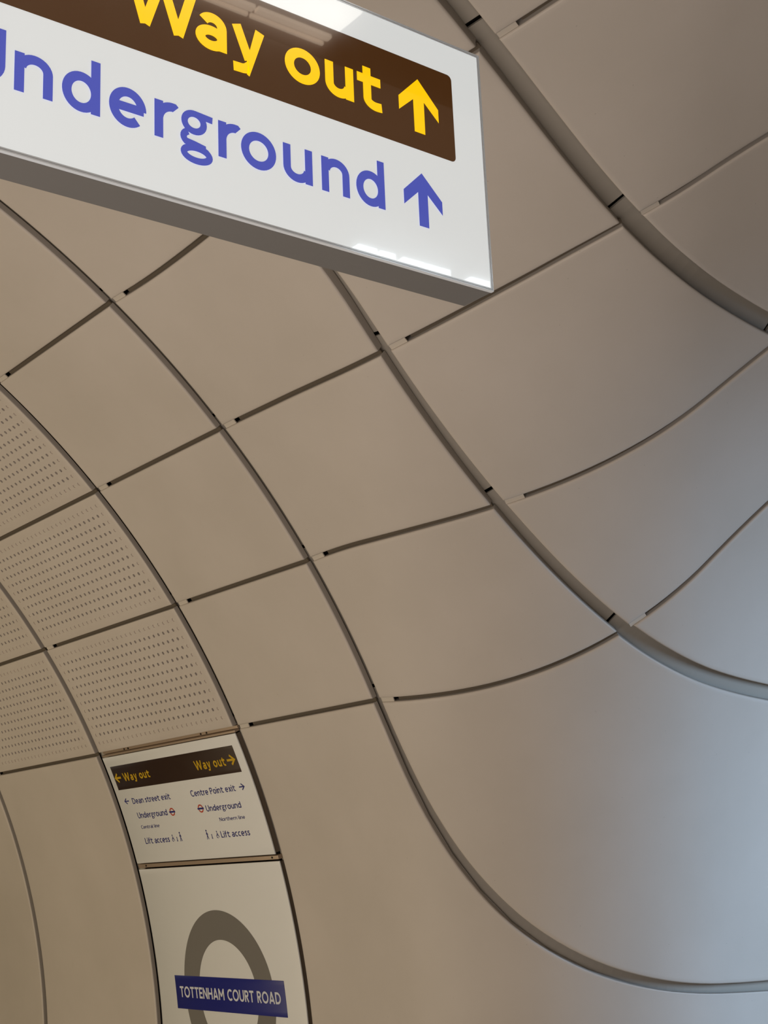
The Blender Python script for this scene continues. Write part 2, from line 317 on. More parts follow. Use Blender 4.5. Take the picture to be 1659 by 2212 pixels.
def perforated_panel(name, k, j, mat):
    """cast panel with 28 x 12 holes; the outer row of holes is shallow"""
    xa, xb = XR[k + 1] + .0225, XR[k] - .0225
    ya, yb = TH[j + 1] * RA + .00875, TH[j] * RA - .00875
    px, py = .04263, .0435
    cx = (XR[k] + XR[k + 1]) / 2; cy = (TH[j] + TH[j + 1]) / 2 * RA
    gx = cx + (np.arange(29) - 14) * px; gy = cy + (np.arange(13) - 6) * py
    lx = [(xa, TP), (xa, .0045), (xa + .0014, .0014), (xa + .0045, 0)] + [(g, 0) for g in gx] + [(xb - .0045, 0), (xb - .0014, .0014), (xb, .0045), (xb, TP)]
    ly = [(ya, TP), (ya, .0045), (ya + .0014, .0014), (ya + .0045, 0)] + [(g, 0) for g in gy] + [(yb - .0045, 0), (yb - .0014, .0014), (yb, .0045), (yb, TP)]
    rows = []
    def P(x, a, d):
        t = a / RA; return (x, YA + (RA + d) * math.cos(t), ZA + (RA + d) * math.sin(t))
    V = [P(x, a, max(dx, da)) for x, dx in lx for a, da in ly]
    nx, ny = len(lx), len(ly); I = lambda i, j2: i * ny + j2
    F = []; midx = []
    r = .0078
    for i in range(nx - 1):
        for j2 in range(ny - 1):
            c = [I(i, j2), I(i + 1, j2), I(i + 1, j2 + 1), I(i, j2 + 1)]
            if 4 <= i < nx - 5 and 4 <= j2 < ny - 5:
                x0 = (lx[i][0] + lx[i + 1][0]) / 2; a0 = (ly[j2][0] + ly[j2 + 1][0]) / 2
                edge = i in (4, nx - 6) or j2 in (4, ny - 6)
                dd = .0035 if edge else .009
                b = len(V)
                for m in range(12):
                    an = math.radians(225 + 30 * m); V.append(P(x0 + r * math.cos(an), a0 + r * math.sin(an), 0))
                for m in range(12):
                    an = math.radians(225 + 30 * m); V.append(P(x0 + r * math.cos(an), a0 + r * math.sin(an), dd))
                for s in range(4):
                    q = [b + (3 * s + m) % 12 for m in range(4)]
                    F.append([c[s], c[(s + 1) % 4]] + q[::-1]); midx.append(0)
                for m in range(12):
                    F.append([b + m, b + (m + 1) % 12, b + 12 + (m + 1) % 12, b + 12 + m]); midx.append(0)
                F.append([b + 12 + m for m in range(12)]); midx.append(0 if edge else 1)
            else:
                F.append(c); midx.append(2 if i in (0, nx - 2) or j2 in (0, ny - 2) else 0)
    # x grows, arc grows: orient towards the room
    p = np.array([V[v] for v in F[0]]); 
    c = F[(ny - 1) * 3 + 3]
    a_, b_, c_ = (np.array(V[v]) for v in c[:3]); nf = np.cross(b_ - a_, c_ - a_)
    out = np.array([0, math.cos(cy / RA), math.sin(cy / RA)])
    if nf @ out > 0: F = [f[::-1] for f in F]
    b = len(V)
    for x in (xa, xb):
        for a in np.linspace(ya, yb, 9): V.append(P(x, a, TP))
    for m in range(8): F.append([b + m, b + 9 + m, b + 10 + m, b + m + 1]); midx.append(0)
    o = mesh_obj(name, V, F, None, None, smooth=True, mats=[mat, MAT['fleece'], MAT['side_shade']], midx=midx)
    o.data.set_sharp_from_angle(angle=math.radians(40))
    return o

def ribbon(bmv, bmf, P, w, d, th=.006, lat=0.0):
    P = np.asarray(P); n = normal(P); t = np.gradient(P, axis=0); t /= np.linalg.norm(t, axis=1)[:, None]
    b = np.cross(n, t); b /= np.linalg.norm(b, axis=1)[:, None]
    base = len(bmv)
    for q, nn, bb in zip(P, n, b):
        for sx, dd in ((-1, d), (1, d), (1, d + th), (-1, d + th)):
            bmv.append(q + bb * (sx * w / 2 + lat) + nn * dd)
    m = len(P)
    for i in range(m - 1):
        o = base + 4 * i
        for a in range(4):
            c = (a + 1) % 4
            bmf.append((o + a, o + c, o + 4 + c, o + 4 + a))
    bmf.append((base, base + 3, base + 2, base + 1)); o = base + 4 * (m - 1); bmf.append((o, o + 1, o + 2, o + 3))

# ------------------------------------------------------------------ structure: lining, floor, backing of the joints
def quadrant(name, su, sv, extra, mat, length=28.0):
    """one quarter of the crossing tunnels, following the same rounded corner"""
    V = []; F = []
    R = RA + extra
    th0 = math.asin(-ZA / R)
    thetas = np.linspace(th0, math.pi / 2, 40)
    n1, n2 = 22, 14
    for th in thetas:
        w = max(R * math.cos(th), 0.0); z = ZA + R * math.sin(th)
        path = []
        for a in np.linspace(length, w + RF, n1): path.append((a, w))
        for a in np.linspace(270, 180, n2)[1:-1]:
            path.append((w + RF + RF * math.cos(math.radians(a)), w + RF + RF * math.sin(math.radians(a))))
        for a in np.linspace(w + RF, length, n1): path.append((w, a))
        V += [(XB + su * u, YA + sv * v, z) for u, v in path]
    m = len(V) // len(thetas)
    for i in range(len(thetas) - 1):
        for j in range(m - 1):
            F.append((i * m + j, i * m + j + 1, (i + 1) * m + j + 1, (i + 1) * m + j))
    if su * sv < 0: F = [f[::-1] for f in F]
    o = mesh_obj(name, V, F, mat, smooth=True); o['kind'] = 'structure'
    return o
quadrant('wall_left', 1, 1, 0.10, MAT['shell'])
quadrant('wall_right', -1, 1, 0.0, MAT['finish'])
quadrant('wall_back', -1, -1, 0.0, MAT['finish'])
quadrant('wall_front', 1, -1, 0.0, MAT['finish'])
f = mesh_obj('floor', [(-28, -28, 0), (28, -28, 0), (28, 28, 0), (-28, 28, 0)], [(0, 1, 2, 3)], MAT['floor']); f['kind'] = 'structure'

# joint strips at the bottom of the ring joints, broken by a dark slot just above each crossing
V, Fc = [], []
def cut(P, a, b, n=None):            # the part of a line between two lengths from its start (b may be negative: from the end)
    P = np.asarray(P); s = np.r_[0, np.cumsum(np.linalg.norm(np.diff(P, axis=0), axis=1))]
    if b <= 0: b = s[-1] + b
    u = np.linspace(a, b, n or max(3, int((b - a) / .05)))
    return np.stack([np.interp(u, s, P[:, i]) for i in range(3)], 1)
for k in range(0, 7):
    for j in range(-1, 3):
        if k == 7 and j > 1: continue
        Pl = ring_line(k, j, 40); w = .075 if k < 6 else .095; dz = .036 if k < 5 else (.042 if k == 5 else .051)
        ribbon(V, Fc, cut(Pl, 0, -.056), w, dz); ribbon(V, Fc, cut(Pl, np.linalg.norm(np.diff(Pl, axis=0), axis=1).sum() - .043, 0, 3), w, dz - .002, .008)
for k in (0, 1, 2, 3):
    ribbon(V, Fc, cyl(XR[k], np.linspace(TH[3], TH[5], 40) * RA), .075, .036)
for k in (4, 5, 6):
    ribbon(V, Fc, onto(catmull(E['R%d_3' % k], 70)), .08, .036 if k == 4 else .042)
o = mesh_obj('trim_1', V, Fc, MAT['strip']); o['kind'] = 'structure'
V, Fc = [], []; V2, F2 = [], []
for j in (-1, 0, 1, 2, 3):
    for k in range(0, 7):
        if 'L%d_%d' % (j, k) not in E and k > 3: continue
        if (j, k) == (3, 2): continue
        Pl = row_line(j, k, 40)
        ribbon(V2, F2, cut(Pl, .024 if k < 6 else .033, .092, 4), .0168, .007, .004)
        ribbon(V, Fc, cut(Pl, .106, -.026), .0168, .021)
o = mesh_obj('trim_2', V, Fc, MAT['row_strip']); o['kind'] = 'structure'
o = mesh_obj('trim_3', V2, F2, MAT['plate']); o['kind'] = 'structure'

# ------------------------------------------------------------------ cladding panels
G1 = 'smooth cladding panels of the vault'; G2 = 'perforated cladding panels of the vault'
def clad(k, j, label):
    n = 60
    T = row_line(j, k, n); Lf = ring_line(k, j, n); Rt = ring_line(k + 1, j, n); B = row_line(j + 1, k, n)
    gr = lambda q: GAPS['wide'] if q == 6 else GAPS['ring']
    o = panel_mesh('cladding_panel', T, B, Lf, Rt, (gr(k), gr(k + 1), GAPS['row'], GAPS['row']), MAT['grc'], tp=.0235 if k < 3 else (.0265 if k == 3 else (.036 if k == 4 else .046)))
    return tag(o, label, 'wall panel', G1)
def perf(k, j, label):
    return tag(perforated_panel('perforated_panel', k, j, MAT['grc_perf']), label, 'wall panel', G2)
LABELS = {
    (2, -1): 'smooth beige panel left of the hanging sign, directly above the uppermost perforated panel',
    (3, -1): 'beige vault panel cut by the left photo edge, just under the hanging sign end',
    (4, -1): 'beige panel mostly behind the hanging sign, showing as a wedge under its left half',
    (5, -1): 'beige panel hidden behind the middle of the hanging sign',
    (6, -1): 'beige vault panel at the top edge, between two joints right of the hanging sign corner',
    (3, 0): 'beige panel right of the uppermost perforated panel, its left corner touching the photo edge',
    (4, 0): 'beige panel directly under the middle of the hanging sign, above the long diagonal joint',
    (5, 0): 'beige panel behind the right end of the hanging sign, framed by its corner',
    (6, 0): 'large smooth beige ceiling panel filling the top right corner',
    (3, 1): 'beige panel right of the middle perforated panel, between two thin slanting joints',
    (4, 1): 'nearly square beige panel in the centre of the picture, left of the long wide joint',
    (5, 1): 'large curved beige panel right of centre, below the sign corner, widening rightward',
    (6, 1): 'beige panel at the right edge, between the widest sweeping joint and a straight thin joint',
    (3, 2): 'small beige panel right of the lowest perforated panel, just above the wayfinding sign corner',
    (4, 2): 'beige panel whose bottom edge sweeps up right, above the big smooth corner panel',
    (5, 2): 'crescent-like grey-beige panel with two sweeping curved edges, right of centre',
}
for (k, j), lab in LABELS.items(): clad(k, j, lab)
PL = {
    (2, 0): 'perforated beige panel at the left edge, uppermost of the perforated ones',
    (2, 1): 'perforated panel with its right corner below the uppermost one, middle of the right-hand column',
    (2, 2): 'perforated panel directly above the wall sign with yellow Way out arrows',
    (1, 1): 'sliver of perforated panel at the left edge, left of the middle perforated panel',
    (1, 2): 'perforated panel at the left edge, above a long plain wall panel',
    (1, 0): 'perforated panel just outside the left edge, above the sliver of perforated panel',
}
for (k, j), lab in PL.items(): perf(k, j, lab)
def tall(k, label):
    n = 60
    T = row_line(3, k, n); B = cyl(np.linspace(XR[k], XR[k + 1], n), TH[5] * RA)
    Lf = cyl(XR[k], np.linspace(TH[3], TH[5], n) * RA); Rt = cyl(XR[k + 1], np.linspace(TH[3], TH[5], n) * RA)
    return tag(panel_mesh('wall_panel', T, B, Lf, Rt, (.045, .052, .0175, .01), MAT['grc']), label, 'wall panel', 'tall lower wall panels')
tall(0, 'tall yellowish wall panel in the bottom left corner, left of a thin curved joint')
tall(1, 'tall plain wall panel left of the two signs, under a perforated panel')
# the tall panel right of the signs runs on under the swept joint around the corner
n = 80
r4 = onto(catmull(E['R4_3'], n)); zf = ZA + RA * math.sin(TH[5])
drop = onto(np.stack([np.full(30, r4[-1][0]), np.full(30, YEND), np.linspace(r4[-1][2], zf, 30)], 1), 6)
Rt = resamp(np.vstack([r4, drop[1:]]), 140)
w = math.sqrt(RA ** 2 - (zf - ZA) ** 2)
foot = [(x, YA + w, zf) for x in np.linspace(XR[3], XB + w + RF, 12)]
foot += [(XB + w + RF + RF * math.cos(math.radians(a)), YA + w + RF + RF * math.sin(math.radians(a)), zf) for a in np.linspace(270, 180, 16)[1:]]
foot += [(XB + w, y, zf) for y in np.linspace(YA + w + RF, YEND, 6)[1:]] if YA + w + RF < YEND else []
B = resamp(onto(np.array(foot)), n)
B[-1] = Rt[-1]
tag(panel_mesh('wall_panel', row_line(3, 3, n), B, cyl(XR[3], np.linspace(TH[3], TH[5], n) * RA), Rt, (.045, .052, .0175, .01), MAT['grc']),
    'tall wall panel right of the roundel sign, running on beneath the lowest swept joint', 'wall panel', 'tall lower wall panels')
r5 = onto(catmull(E['R5_3'], n)); r6 = onto(catmull(E['R6_3'], n))
tag(panel_mesh('corner_panel', row_line(3, 4, n), upright(r4[-1], r5[-1], n), r4, r5, (.052, .060, .0175, .045), MAT['grc'], tp=.036),
    'largest smooth corner panel at lower right, shading from beige to bluish grey', 'wall panel', 'swept panels around the corner')
tag(panel_mesh('corner_panel', row_line(3, 5, n), upright(r5[-1], r6[-1], n), r5, r6, (.060, .060, .0175, .045), MAT['grc']),
    'grey-blue corner panel at the right edge, above the bright-edged horizontal joint', 'wall panel', 'swept panels around the corner')

# ------------------------------------------------------------------ letter shapes (strokes in units of the x-height)
def arc(cx, cy, rx, ry, a0, a1, n=18):
    return [(cx + rx * math.cos(math.radians(a)), cy + ry * math.sin(math.radians(a))) for a in np.linspace(a0, a1, n)]
ASC = 1.41
def glyph(ch, sw):
    """-> (advance width of the ink, list of (points, closed))"""
    h = sw / 2; A = ASC
    bowl = lambda cx, w, a0=0, a1=360: arc(cx, .5, w / 2 - h, .52 - h, a0, a1, 40)
    if ch == 'o': return 1.05, [(bowl(.525, 1.05), True)]
    if ch == 'n' or ch == 'h':
        top = 1.0 if ch == 'n' else A
        return .93, [([(h, 0), (h, top)], False), (arc(.93 / 2 + .02, .62, .93 / 2 - h - .02, .40 - h, 172, 0) + [(.93 - h, 0)], False)]
    if ch == 'u': return .93, [([(.93 - h, 1), (.93 - h, 0)], False), ([(h, 1)] + arc(.93 / 2 - .02, .38, .93 / 2 - h - .02, .40 - h, 180, 352), False)]
    if ch == 'r': return .58, [([(h, 0), (h, 1)], False), (arc(.50, .52, .50 - h, .50 - h, 172, 84, 12) + [(.58, .98 - h)], False)]
    if ch == 'd': return .97, [([(.97 - h, 0), (.97 - h, A)], False), (arc(.485, .5, .485 - h, .52 - h, 0, 360, 40), True)]
    if ch == 'e': return .98, [([(h * 1.2, .50), (.98 - h * .6, .50)], False), (arc(.49, .5, .49 - h, .52 - h, -2, 312, 44), False)]
    if ch == 'c': return .86, [(arc(.49, .5, .49 - h, .52 - h, 52, 308, 36), False)]
    if ch == 'a': return .88, [([(.88 - h, 0), (.88 - h, .62)] + arc(.47, .64, .41 - h, .38 - h, 0, 152, 18), False),
                               (arc(.44, .30, .44 - h, .32 - h * .8, 0, 360, 32), True)]
    if ch == 'g':
        return .90, [(arc(.38, .69, .36 - h, .33 - h, 0, 360, 32), True), ([(.40, 1.02 - h), (.90, .985 - h)], False),
                     (arc(.30, .25, .22, .17, 115, 225, 9) + [(.40, .10), (.62, .06)] + arc(.45, -.155, .44 - h, .245 - h * .6, 60, 20, 3), False),
                     (arc(.45, -.155, .45 - h, .265 - h, 0, 360, 36), True)]
    if ch == 'y': return .98, [([(h * 1.05, 1), (.50, .06)], False), ([(.98 - h * 1.05, 1), (.47, -.18)] + arc(.26, -.10, .22, .26 - h, -28, -95, 8) + [(.04, -.37 + h)], False)]
    if ch == 't': return .82, [([(.20 + h, 1.25), (.20 + h, .34)] + arc(.20 + h + .30, .30, .30, .32 - h, 180, 275, 12) + [(.82, h * .95)], False), ([(0, 1 - h * .9), (.80, 1 - h * .9)], False)]
    if ch == 'i': return sw, [([(h, 0), (h, 1)], False), ([(h, 1.18), (h, 1.18 + sw * 1.1)], False)]
    if ch == 'l': return sw * 1.7, [([(h, A), (h, .22)] + arc(h + .2, .22, .2, .22 - h, 180, 270, 7), False)]
    if ch == 'f': return .62, [([(.16 + h, 0), (.16 + h, 1.1)] + arc(.16 + h + .24, 1.1, .24, .31 - h, 180, 80, 9), False), ([(0, 1 - h), (.56, 1 - h)], False)]
    if ch == 's': return .72, [([(.68, .92 - h)] + arc(.38, .74, .34 - h, .27 - h, 60, 250, 12) + arc(.34, .28, .36 - h, .29 - h, 70, -125, 14) + [(.03, .06 + h)], False)]
    if ch == 'x': return .90, [([(h, 1), (.90 - h, 0)], False), ([(.90 - h, 1), (h, 0)], False)]
    if ch == 'W': return 2.05, [([(h, A), (.56, 0)], False), ([(.56, 0), (1.025, A)], False), ([(1.025, A), (1.49, 0)], False), ([(1.49, 0), (2.05 - h, A)], False)]
    if ch == 'U': return 1.12, [([(h, A), (h, .5)] + arc(.56, .50, .56 - h, .52 - h, 180, 360, 20) + [(1.12 - h, A)], False)]
    if ch == 'C': return 1.16, [(arc(.70, A / 2, .70 - h, A / 2 + .02 - h, 48, 312, 36), False)]
    if ch == 'O': return 1.44, [(arc(.72, A / 2, .72 - h, A / 2 + .02 - h, 0, 360, 44), True)]
    if ch == 'D': return 1.22, [([(h, 0), (h, A)], False), ([(h, A - h), (.5, A - h)] + arc(.5, A / 2, .72 - h, A / 2 - h, 90, -90, 22) + [(h, h)], False)]
    if ch == 'P': return .92, [([(h, 0), (h, A)], False), ([(h, A - h), (.5, A - h)] + arc(.52, A * .70, .40 - h, A * .30 - h, 90, -90, 14) + [(h, A * .40 + h)], False)]
    if ch == 'R': return .98, [([(h, 0), (h, A)], False), ([(h, A - h), (.5, A - h)] + arc(.52, A * .70, .40 - h, A * .30 - h, 90, -90, 14) + [(h, A * .40 + h)], False), ([(.46, A * .42), (.98 - h, 0)], False)]
    if ch == 'L': return .80, [([(h, A), (h, 0)], False), ([(h, h), (.80, h)], False)]
    if ch == 'E': return .82, [([(h, A), (h, 0)], False), ([(h, h), (.82, h)], False), ([(h, A - h), (.82, A - h)], False), ([(h, A / 2), (.76, A / 2)], False)]
    if ch == 'T': return 1.0, [([(.5, A), (.5, 0)], False), ([(0, A - h), (1.0, A - h)], False)]
    if ch == 'N': return 1.14, [([(h, 0), (h, A)], False), ([(h, A - h * .5), (1.14 - h, h * .5)], False), ([(1.14 - h, 0), (1.14 - h, A)], False)]
    if ch == 'H': return 1.12, [([(h, 0), (h, A)], False), ([(h, A / 2), (1.12 - h, A / 2)], False), ([(1.12 - h, 0), (1.12 - h, A)], False)]
    if ch == 'A': return 1.24, [([(h, 0), (.62, A)], False), ([(.62, A), (1.24 - h, 0)], False), ([(.28, .38), (.96, .38)], False)]
    if ch == 'M': return 1.38, [([(h, 0), (h, A)], False), ([(h, A - h * .4), (.69, .45)], False), ([(.69, .45), (1.38 - h, A - h * .4)], False), ([(1.38 - h, 0), (1.38 - h, A)], False)]
    return .5, []
def stroke_quads(pts, closed, sw):
    P = np.array(pts, float)
    keep = [0] + [i for i in range(1, len(P)) if np.linalg.norm(P[i] - P[i - 1]) > 1e-6]; P = P[keep]
    if closed: P = P[:-1] if np.linalg.norm(P[0] - P[-1]) < 1e-6 else P
    m = len(P); V = []
    for i in range(m):
        a = P[i] - P[i - 1] if (i > 0 or closed) else P[1] - P[0]
        b = P[(i + 1) % m] - P[i] if (i < m - 1 or closed) else a
        a = a / np.linalg.norm(a); b = b / np.linalg.norm(b)
        n1 = np.array([-a[1], a[0]]); n2 = np.array([-b[1], b[0]]); nn = n1 + n2; L_ = np.linalg.norm(nn)
        nn = nn / L_ if L_ > 1e-6 else n1
        k = min(1 / max(nn @ n1, .5), 1.6)
        V += [P[i] + nn * sw / 2 * k, P[i] - nn * sw / 2 * k]
    F = [(2 * i, 2 * i + 1, 2 * ((i + 1) % m) + 1, 2 * ((i + 1) % m)) for i in range(m if closed else m - 1)]
    return V, F
def text_2d(s, sw, gap=.21, space=.55):
    """-> verts, faces, ink width in x-height units"""
    V, F = [], []; x = 0
    for ch in s:
        if ch == ' ': x += space; continue
        s_ = sw * .76 if ch == 'g' else sw
        w, st = glyph(ch, s_)
        for pts, cl in st:
            v, f = stroke_quads(pts, cl, s_); b = len(V)
            V += [(p[0] + x, p[1]) for p in v]; F += [tuple(b + i for i in q) for q in f]
        x += w + gap
    return V, F, x - gap
def clip_to(V, F, ylo, yhi): return V, F
def toward(p):                       # direction from a printed surface to the room
    if abs(p[0] - XS) < .02: return (-1, 0, 0)
    t = math.atan2(p[2] - ZA, p[1] - YA); return (0, -math.cos(t), -math.sin(t))
def flat_part(name, V, F, place, mat, parent, label=None):
    # overlapping strokes are stacked a hair apart
    lift = {}
    comp = list(range(len(V)))
    def find(a):
        while comp[a] != a: comp[a] = comp[comp[a]]; a = comp[a]
        return a
    for f in F:
        for q in f[1:]: comp[find(q)] = find(f[0])
    order = {}
    for q in range(len(V)): order.setdefault(find(q), len(order))
    W = []
    for q, (x, y) in enumerate(V):
        p = np.array(place(x, y), float); W.append(p + np.array(toward(p)) * .00007 * (order[find(q)] % 6))
    # turn every face towards the reader
    out = []
    for f in F:
        a, b, c = V[f[0]], V[f[1]], V[f[2]]
        cr = (b[0] - a[0]) * (c[1] - a[1]) - (b[1] - a[1]) * (c[0] - a[0])
        out.append(f if cr > 0 else f[::-1])
    o = mesh_obj(name, W, out, mat, parent)
    if label: o['label'] = label
    return o

# ------------------------------------------------------------------ hanging illuminated sign
XS = 1.555                     # plane of its face
YL, YR, ZB, ZT, TK = -0.35, 1.4795, 0.901, 1.3265, 0.072
sign = empty('hanging_sign', (XS + TK / 2, (YL + YR) / 2, EYE + ZB))
tag(sign, 'large lit hanging sign reading Way out and Underground with up arrows, at upper left', 'sign')
def box(name, x0, x1, y0, y1, z0, z1, mat, parent, bev=.0015):
    me = bpy.data.meshes.new(name); bm = bmesh.new(); bmesh.ops.create_cube(bm, size=1)
    for v in bm.verts: v.co = Vector(((x0 + x1) / 2 + v.co.x * (x1 - x0), (y0 + y1) / 2 + v.co.y * (y1 - y0), (z0 + z1) / 2 + v.co.z * (z1 - z0)))
    if bev: bmesh.ops.bevel(bm, geom=bm.edges[:], offset=bev, segments=2, affect='EDGES', profile=.5)
    bm.to_mesh(me); bm.free(); me.materials.append(mat)
    o = bpy.data.objects.new(name, me); COL.objects.link(o); o.parent = parent
    return o
box('housing', XS + .006, XS + TK, YL, YR, EYE + ZB, EYE + ZT, MAT['housing'], sign)
# face: opal panel, then a clear polished rim a few millimetres wide around it
rim = .0052
box('face_panel', XS + .0005, XS + .0062, YL + rim, YR - rim, EYE + ZB + rim, EYE + ZT - rim, MAT['white_face'], sign, .0008)
V = []; F = []
def frame_ring(i0, i1, xa, xb, nm, mat):
    y = [YL, YR]; z = [EYE + ZB, EYE + ZT]
    V = []
    for ins in (i0, i1):
        for x in (xa, xb):
            V += [(x, y[0] + ins, z[0] + ins), (x, y[1] - ins, z[0] + ins), (x, y[1] - ins, z[1] - ins), (x, y[0] + ins, z[1] - ins)]
    F = []
    for m in range(4):
        n_ = (m + 1) % 4
        F += [(m, n_, 8 + n_, 8 + m), (4 + m, 12 + m, 12 + n_, 4 + n_), (m, 4 + m, 4 + n_, n_), (8 + m, 8 + n_, 12 + n_, 12 + m)]
    return mesh_obj(nm, V, F, mat, sign)
frame_ring(0.0, rim * .42, XS - .0005, XS + .006, 'face_frame', MAT['edge'])['label'] = 'polished metal edge around the lit face'
frame_ring(rim * .6, rim, XS + .0001, XS + .006, 'glass_rim', MAT['edge'])
def on_sign(d): return lambda a, b: (XS - d, a, EYE + b)
# brown band with rounded right corners
b0y, b1y, bz0, bz1 = YL + .05, 1.4140, 1.1095, 1.2657
cr = .009
pts = [(b0y, bz0), (b1y - cr, bz0)] + arc(b1y - cr, bz0 + cr, cr, cr, -90, 0, 8)[1:] + arc(b1y - cr, bz1 - cr, cr, cr, 0, 90, 8) + [(b0y, bz1)]
flat_part('brown_band', pts, [tuple(range(len(pts)))], on_sign(.0004), MAT['brown_film'], sign, 'dark brown band')
XH = .0566
def place_letters(s, lefts, widths, base, sw, name, mat, d):
    V, F = [], []
    for ch, l, w_ in zip(s, lefts, widths):
        s_ = sw * .76 if ch == 'g' else sw
        gw, st = glyph(ch, s_)
        k = (w_ / XH) / gw
        for pts, cl in st:
            v, f = stroke_quads([((p[0] - gw / 2) * 1 + gw / 2, p[1]) for p in pts], cl, s_); b = len(V)
            V += [(l + p[0] * k * XH, base(l) + p[1] * XH) for p in v]; F += [tuple(b + i for i in q) for q in f]
    return flat_part(name, V, F, on_sign(d), mat, sign)
place_letters('Underground', [.5835, .6616, .7275, .7957, .8642, .9050, .9657, 1.0034, 1.0755, 1.1442, 1.2083],
              [.0660, .0532, .0552, .0561, .0332, .0513, .0329, .0599, .0521, .0516, .0550],
              lambda y: .9908 - (y - .66) * .0100, .238, 'blue_lettering', MAT['blue_film'], .0006)['label'] = 'blue Underground lettering'
place_letters('Way', [.8178, .9300, .9905], [.1165, .0521, .0575],
              lambda y: 1.1552 - (y - .84) * .0115, .272, 'yellow_lettering', MAT['yellow_film'], .0008)['label'] = 'big yellow word Way'
place_letters('out', [1.0831, 1.1567, 1.2177], [.0639, .0539, .0470],
              lambda y: 1.1552 - (y - .84) * .0115, .272, 'yellow_lettering', MAT['yellow_film'], .0008)['label'] = 'big yellow word out'
A1 = [(1.3407, 1.2355), (1.2997, 1.1939), (1.2997, 1.1696), (1.3296, 1.1965), (1.3298, 1.1398), (1.3515, 1.1398), (1.3517, 1.1972), (1.3814, 1.1697), (1.3814, 1.1932)]
A2 = [(1.3395, 1.0693), (1.3011, 1.0315), (1.3011, 1.0069), (1.3303, 1.0345), (1.3303, .9773), (1.3497, .9773), (1.3497, 1.0344), (1.3793, 1.0069), (1.3793, 1.0302)]
def arrow_faces(): return [(0, 1, 2, 3), (0, 3, 6), (3, 4, 5, 6), (0, 6, 7, 8)]
flat_part('up_arrow', A1, arrow_faces(), on_sign(.0008), MAT['yellow_film'], sign, 'yellow upward arrow')
flat_part('up_arrow', A2, arrow_faces(), on_sign(.0006), MAT['blue_film'], sign, 'blue upward arrow')
for y in (0.05, 0.95):
    top = ZA + math.sqrt(RA ** 2 - max(0, min(abs(XS + TK / 2 - XB), abs(y - YA)) - 0) ** 2)
    me = bpy.data.meshes.new('suspension_rod'); bm = bmesh.new()
    bmesh.ops.create_cone(bm, cap_ends=True, segments=16, radius1=.008, radius2=.008, depth=top - (EYE + ZT) + .02)
    bmesh.ops.translate(bm, verts=bm.verts, vec=(XS + TK / 2, y, (top + EYE + ZT) / 2))
    bm.to_mesh(me); bm.free(); me.materials.append(MAT['rod'])
    o = bpy.data.objects.new('suspension_rod', me); COL.objects.link(o); o.parent = sign
settle(sign)

# ------------------------------------------------------------------ wall signs on the curved lining
def on_wall(d): return lambda a, b: tuple(cyl(-a, b) - np.array([0, math.cos(b / RA), math.sin(b / RA)]) * d)   # a = -X so that text reads left to right
def curved_plate(name, x0, x1, a0, a1, d0, d1, mat, parent, r=.003):
    """a plate that follows the vault, between depths d0 (face) and d1 (back)"""
    n = max(8, int((a1 - a0) / .03)); V = []; F = []
    prof = [(0, d1), (0, d0 + r), (r * .3, d0 + r * .3), (r, d0)]
    xs = [(x0 + g, d) for g, d in prof] + [(x1 - g, d) for g, d in prof[::-1]]
    as_ = [(a0 + g, d) for g, d in prof] + [(a, d0) for a in np.linspace(a0 + r, a1 - r, n)[1:-1]] + [(a1 - g, d) for g, d in prof[::-1]]
    for x, dx in xs:
        for a, da in as_:
            t = a / RA; dd = max(dx, da); V.append((x, YA + (RA + dd) * math.cos(t), ZA + (RA + dd) * math.sin(t)))
    m = len(as_)
    for i in range(len(xs) - 1):
        for j in range(m - 1): F.append((i * m + j, i * m + j + 1, (i + 1) * m + j + 1, (i + 1) * m + j))
    ends = (0, (len(xs) - 1) * m)      # curved back sheet
    for j in range(m - 1): F.append((ends[1] + j, ends[1] + j + 1, ends[0] + j + 1, ends[0] + j))
    a_, b_, c_ = (np.array(V[v]) for v in F[3 * (m - 1) + m // 2][:3]); nf = np.cross(b_ - a_, c_ - a_)
    if nf @ np.array([0, 1, .3]) > 0: F = [f[::-1] for f in F]
    o = mesh_obj(name, V, F, mat, parent, smooth=True); o.data.set_sharp_from_angle(angle=math.radians(50))
    return o
def wall_text(s, xl, xr, base, xh, sw, mat, parent, name='lettering', label=None, d=.0012, gap=.21, space=.55):
    w = text_2d(s, sw, gap, space)[2]; k = (xl - xr) / w; x = 0.0
    for word in s.split(' '):            # every word is a part of its own
        V, F, ww = text_2d(word, sw, gap, space)
        flat_part(name, [(-xl + (p[0] + x) * k, base + p[1] * xh) for p in V], F, on_wall(d), mat, parent, (label.replace('text', 'sign, the word') + ' ' + word) if label and ' ' in s else label)
        x += ww + gap + space
def wall_strokes(name, strokes, sw, x, base, sc_, mat, parent, label=None, mirror=1):
    V, F = [], []
    for pts, cl in strokes:
        v, f = stroke_quads([(p[0] * mirror, p[1]) for p in pts], cl, sw); b = len(V); V += [(q[0], q[1]) for q in v]; F += [tuple(b + i for i in q) for q in f]
    return flat_part(name, [(-x + p[0] * sc_, base + p[1] * sc_) for p in V], F, on_wall(.0012), mat, parent, label)
t0 = 1.335 / RA
way = empty('wayfinding_sign', tuple(cyl(5.928, 1.06)))
tag(way, 'curved white wall sign with brown Way out band and two columns of directions', 'sign')
curved_plate('sign_panel', 5.309, 6.546, 1.059, 1.611, 0.0, .006, MAT['sign_white'], way, .002)
curved_plate('back_box', 5.316, 6.540, 1.064, 1.606, .007, .034, MAT['sign_back'], way, .001)['label'] = 'dark brown box behind the white face'
bw = curved_plate('brown_band', 5.365, 6.502, 1.4375, 1.5615, -.0008, .0004, MAT['sign_brown'], way, .0002); bw['label'] = 'dark brown band'
